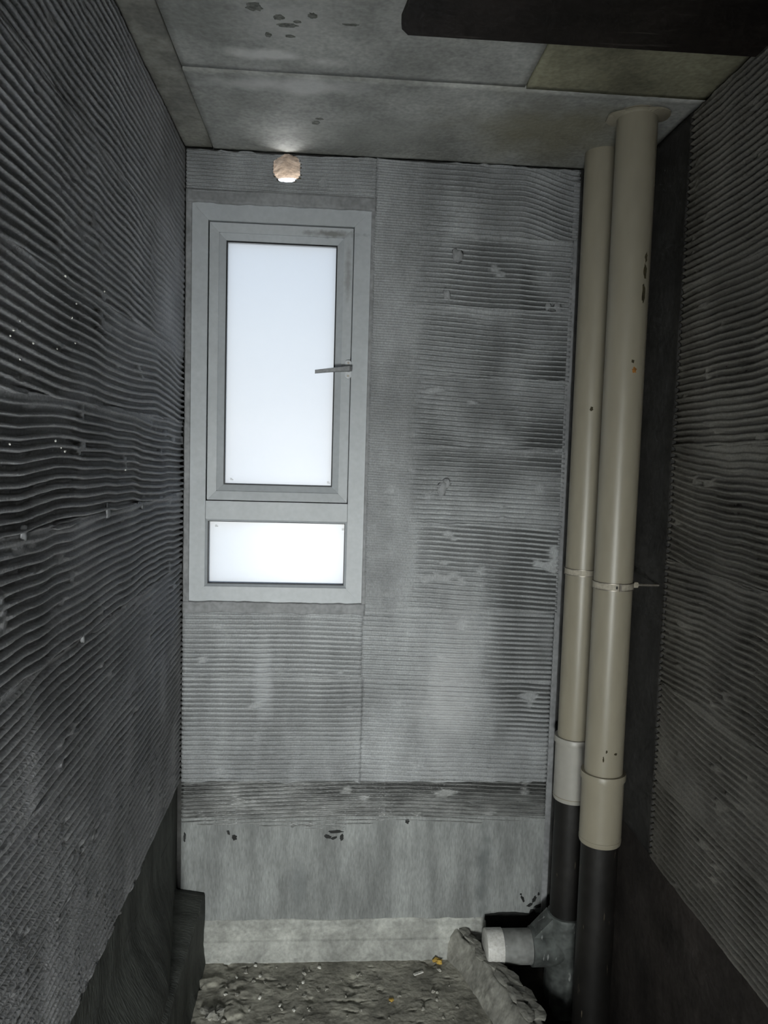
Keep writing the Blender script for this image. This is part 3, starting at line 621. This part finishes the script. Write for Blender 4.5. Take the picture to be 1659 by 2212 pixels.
# sanitary tee and stub
TZ = 0.105
tee = lathe('tee_body', [(PR + 0.002, ZB + 0.05), (PR + 0.009, ZB + 0.055), (PR + 0.009, TZ + 0.11), (PR + 0.006, TZ + 0.118), (PR + 0.001, TZ + 0.12)], m_dirtd, p1)
br = lathe('branch_socket', [(PR + 0.001, -0.118), (PR + 0.007, -0.116), (PR + 0.007, -0.02), (PR + 0.004, 0.0)], m_dirtd, p1, axis='x', at=(0, 0, TZ))
# 45 degree web between branch and riser
bm = bmesh.new()
w_ = [(-0.115, TZ + 0.05), (-0.055, TZ + 0.115), (-0.02, TZ + 0.02)]
a = [bm.verts.new((x, -0.035, z)) for x, z in w_]; b = [bm.verts.new((x, 0.035, z)) for x, z in w_]
bm.faces.new(a); bm.faces.new(b[::-1])
for k in range(3): bm.faces.new((a[k], b[k], b[(k + 1) % 3], a[(k + 1) % 3]))
bmesh.ops.recalc_face_normals(bm, faces=bm.faces); bm_obj('tee_web', bm, m_dirtd, p1)
lathe('stub_pipe', [(PR, -0.225), (PR, -0.10)], m_dirty, p1, axis='x', at=(0, 0, TZ))
lathe('end_plug', [(PR - 0.004, -0.272), (PR + 0.0015, -0.270), (PR + 0.0025, -0.266), (PR + 0.0025, -0.214), (PR + 0.0005, -0.213)], m_plug, p1, axis='x', at=(0, 0, TZ))
bm = bmesh.new(); box_bm(bm, -0.072, -0.046, -0.012, 0.012, TZ + 0.062, TZ + 0.068)
for v in bm.verts: v.co.z += 0.25 * (v.co.x + 0.06)
bm_obj('plastic_offcut', bm, m_white, p1)
# pipe nearer the viewer
P2 = (1.3017, -0.4117)
p2 = empty('soil_pipe', (*P2, 0)); tag(p2, 'cream drain pipe nearer the viewer, with a torn collar at the ceiling', 'pipe')
az2 = math.atan2(CAM[1] - P2[1], CAM[0] - P2[0])
up2 = tube('upper_pipe', PR, 0.79, H + 0.01, m_pvc, p2); coupler(p2, 0.622, 0.835); cl = clamp(p2, 1.388, az2 + 0.35)
tube('black_lower_pipe', PR - 0.001, ZB, 0.63, m_black, p2)
lathe('clamp_rod', [(0.004, PR), (0.004, W - P2[0] + 0.006)], m_steel, cl, axis='x', at=(0, 0, 1.388), seg=12)
lathe('clamp_nut', [(0.008, PR + 0.004), (0.009, PR + 0.006), (0.009, PR + 0.016), (0.008, PR + 0.018)], m_clamp, cl, axis='x', at=(0, 0, 1.388), seg=6)
stain(up2, m_rust, 'rust_stain', az2 + 0.50, 1.994, 0.008, 0.009, 811)
stain(up2, m_chip, 'rust_stain', az2 + 0.40, 2.018, 0.005, 0.005, 812)
for k, (da, z, a, b) in enumerate(((0.86, 2.30, 0.005, 0.016), (0.84, 2.262, 0.006, 0.024), (0.80, 2.205, 0.006, 0.030))): stain(up2, m_chip, 'scrape_mark', az2 + da, z, a, b, 820 + k)
stain(up2, m_chip, 'paint_chip', az2 + 0.62, 0.905, 0.005, 0.004, 831); stain(up2, m_chip, 'paint_chip', az2 + 0.12, 0.912, 0.003, 0.005, 832); stain(up2, m_chip, 'paint_chip', az2 - 0.02, 0.888, 0.0025, 0.010, 833)
# torn collar round the pipe at the ceiling
n = 40; vs = []; fs = []
for k in range(n):
    a = 2 * math.pi * k / n; g = random.Random(900 + k // 2)
    d = a - az2; side = abs(math.sin(d))
    ro = PR + 0.004 + 0.026 * max(0, side - 0.55) / 0.45 * g.uniform(0.8, 1.15)
    for (r, z) in ((PR, H - 0.018), (ro, H - 0.013), (ro, H - 0.008), (PR, H - 0.004)): vs.append((r * math.cos(a), r * math.sin(a), z))
for k in range(n):
    for q in range(4): fs.append((k * 4 + q, k * 4 + (q + 1) % 4, ((k + 1) % n) * 4 + (q + 1) % 4, ((k + 1) % n) * 4 + q))
me = mesh_from('ceiling_collar', vs, fs); fixn(me); link('ceiling_collar', me, m_pvc, p2)

# ------------------------------------------------------------------ dark board under the ceiling
bm = bmesh.new()
out = [(0.632, -0.770), (W + 0.0, -0.775), (W + 0.0, -1.60), (0.620, -1.60), (0.622, -0.88), (0.613, -0.815), (0.616, -0.793)]
a = [bm.verts.new((x, y, H - 0.022)) for x, y in out]; b = [bm.verts.new((x, y, H - 0.003)) for x, y in out]
bm.faces.new(a); bm.faces.new(b[::-1])
for k in range(len(out)): bm.faces.new((a[k], b[k], b[(k + 1) % len(out)], a[(k + 1) % len(out)]))
bmesh.ops.recalc_face_normals(bm, faces=bm.faces)
bo = bm_obj('ceiling_board', bm, m_board); tag(bo, 'dark brown board with a chipped corner flat under the ceiling', 'board')

# ------------------------------------------------------------------ crumbs on the floor
def floor_z(x, y):
    return float(floor_h(np.array([x]), np.array([y]), 0, 0)[0])
cr_ = [blob_mesh('mortar_crumb', 0.005, 40 + k, 0.7, 1, 0.5) for k in range(4)]
for c_ in cr_: c_.materials.append(m_crumb)
g = random.Random(11)
for k in range(46):
    x = g.uniform(0.11, 0.93); y = g.uniform(-0.33, -0.07); s = g.choice((0.7, 0.9, 1.1, 1.3, 1.6))
    if x < 0.3 and y < -0.2: s *= 1.5
    o = link('mortar_crumb', cr_[k % 4]); o.location = (x, y, floor_z(x, y) + 0.0015 * s); o.rotation_euler = (0, 0, g.uniform(0, 6)); o.scale = (s, s, s * 0.9)
    tag(o, 'small grey mortar crumb lying on the screed floor', 'crumb', 'grey mortar crumbs on the floor')
wc = [blob_mesh('white_crumb', 0.0048, 60 + k, 0.9, 1, 0.5) for k in range(2)]
for c_ in wc: c_.materials.append(m_white)
for k, (x, y, lab) in enumerate(((0.481, -0.075, 'white crumb alone below the middle of the pale cove'), (0.135, -0.035, 'white crumb in the back left floor corner'), (0.286, -0.115, None), (0.43, -0.15, None), (0.295, -0.215, None), (0.185, -0.205, None), (0.405, -0.275, None), (0.21, -0.125, None), (0.265, -0.06, None), (0.36, -0.25, None))):
    o = link('white_crumb', wc[k % 2]); s = g.uniform(1.0, 1.4); o.location = (x, y, floor_z(x, y) + 0.003); o.scale = (s, s, s); o.rotation_euler = (0, 0, g.uniform(0, 6))
    tag(o, lab or 'small white plaster crumb out on the screed floor', 'crumb', 'white plaster crumbs on the floor')
o = link('yellow_crumb', blob_mesh('yellow_crumb', 0.007, 71, 0.8, 2, 0.4), m_yel); o.location = (0.714, -0.237, floor_z(0.714, -0.237) + 0.003); tag(o, 'small yellow crumb on the open floor', 'crumb')
o = link('ochre_lump', blob_mesh('ochre_lump', 0.014, 72, 0.6, 2, 0.5), m_yel); o.location = (0.889, -0.055, floor_z(0.889, -0.055) + 0.004); tag(o, 'ochre lump where the cove meets the mortar ridge', 'lump')
bm = bmesh.new(); box_bm(bm, -0.018, 0.018, -0.004, 0.004, 0, 0.004)
for v in bm.verts: v.co.y += 8.0 * v.co.x ** 2
o = bm_obj('plastic_shaving', bm, m_white); o.location = (0.816, -0.116, floor_z(0.816, -0.116) + 0.001); o.rotation_euler = (0, 0.05, 0.5); tag(o, 'curved pale shaving lying on the floor', 'shaving')
o = link('mortar_lump', blob_mesh('mortar_lump', 0.03, 73, 0.45, 3, 0.5), m_ridge); o.location = (0.16, -0.285, floor_z(0.16, -0.285) + 0.004); tag(o, 'flat pale mortar lump at the foot of the left kerb', 'lump')
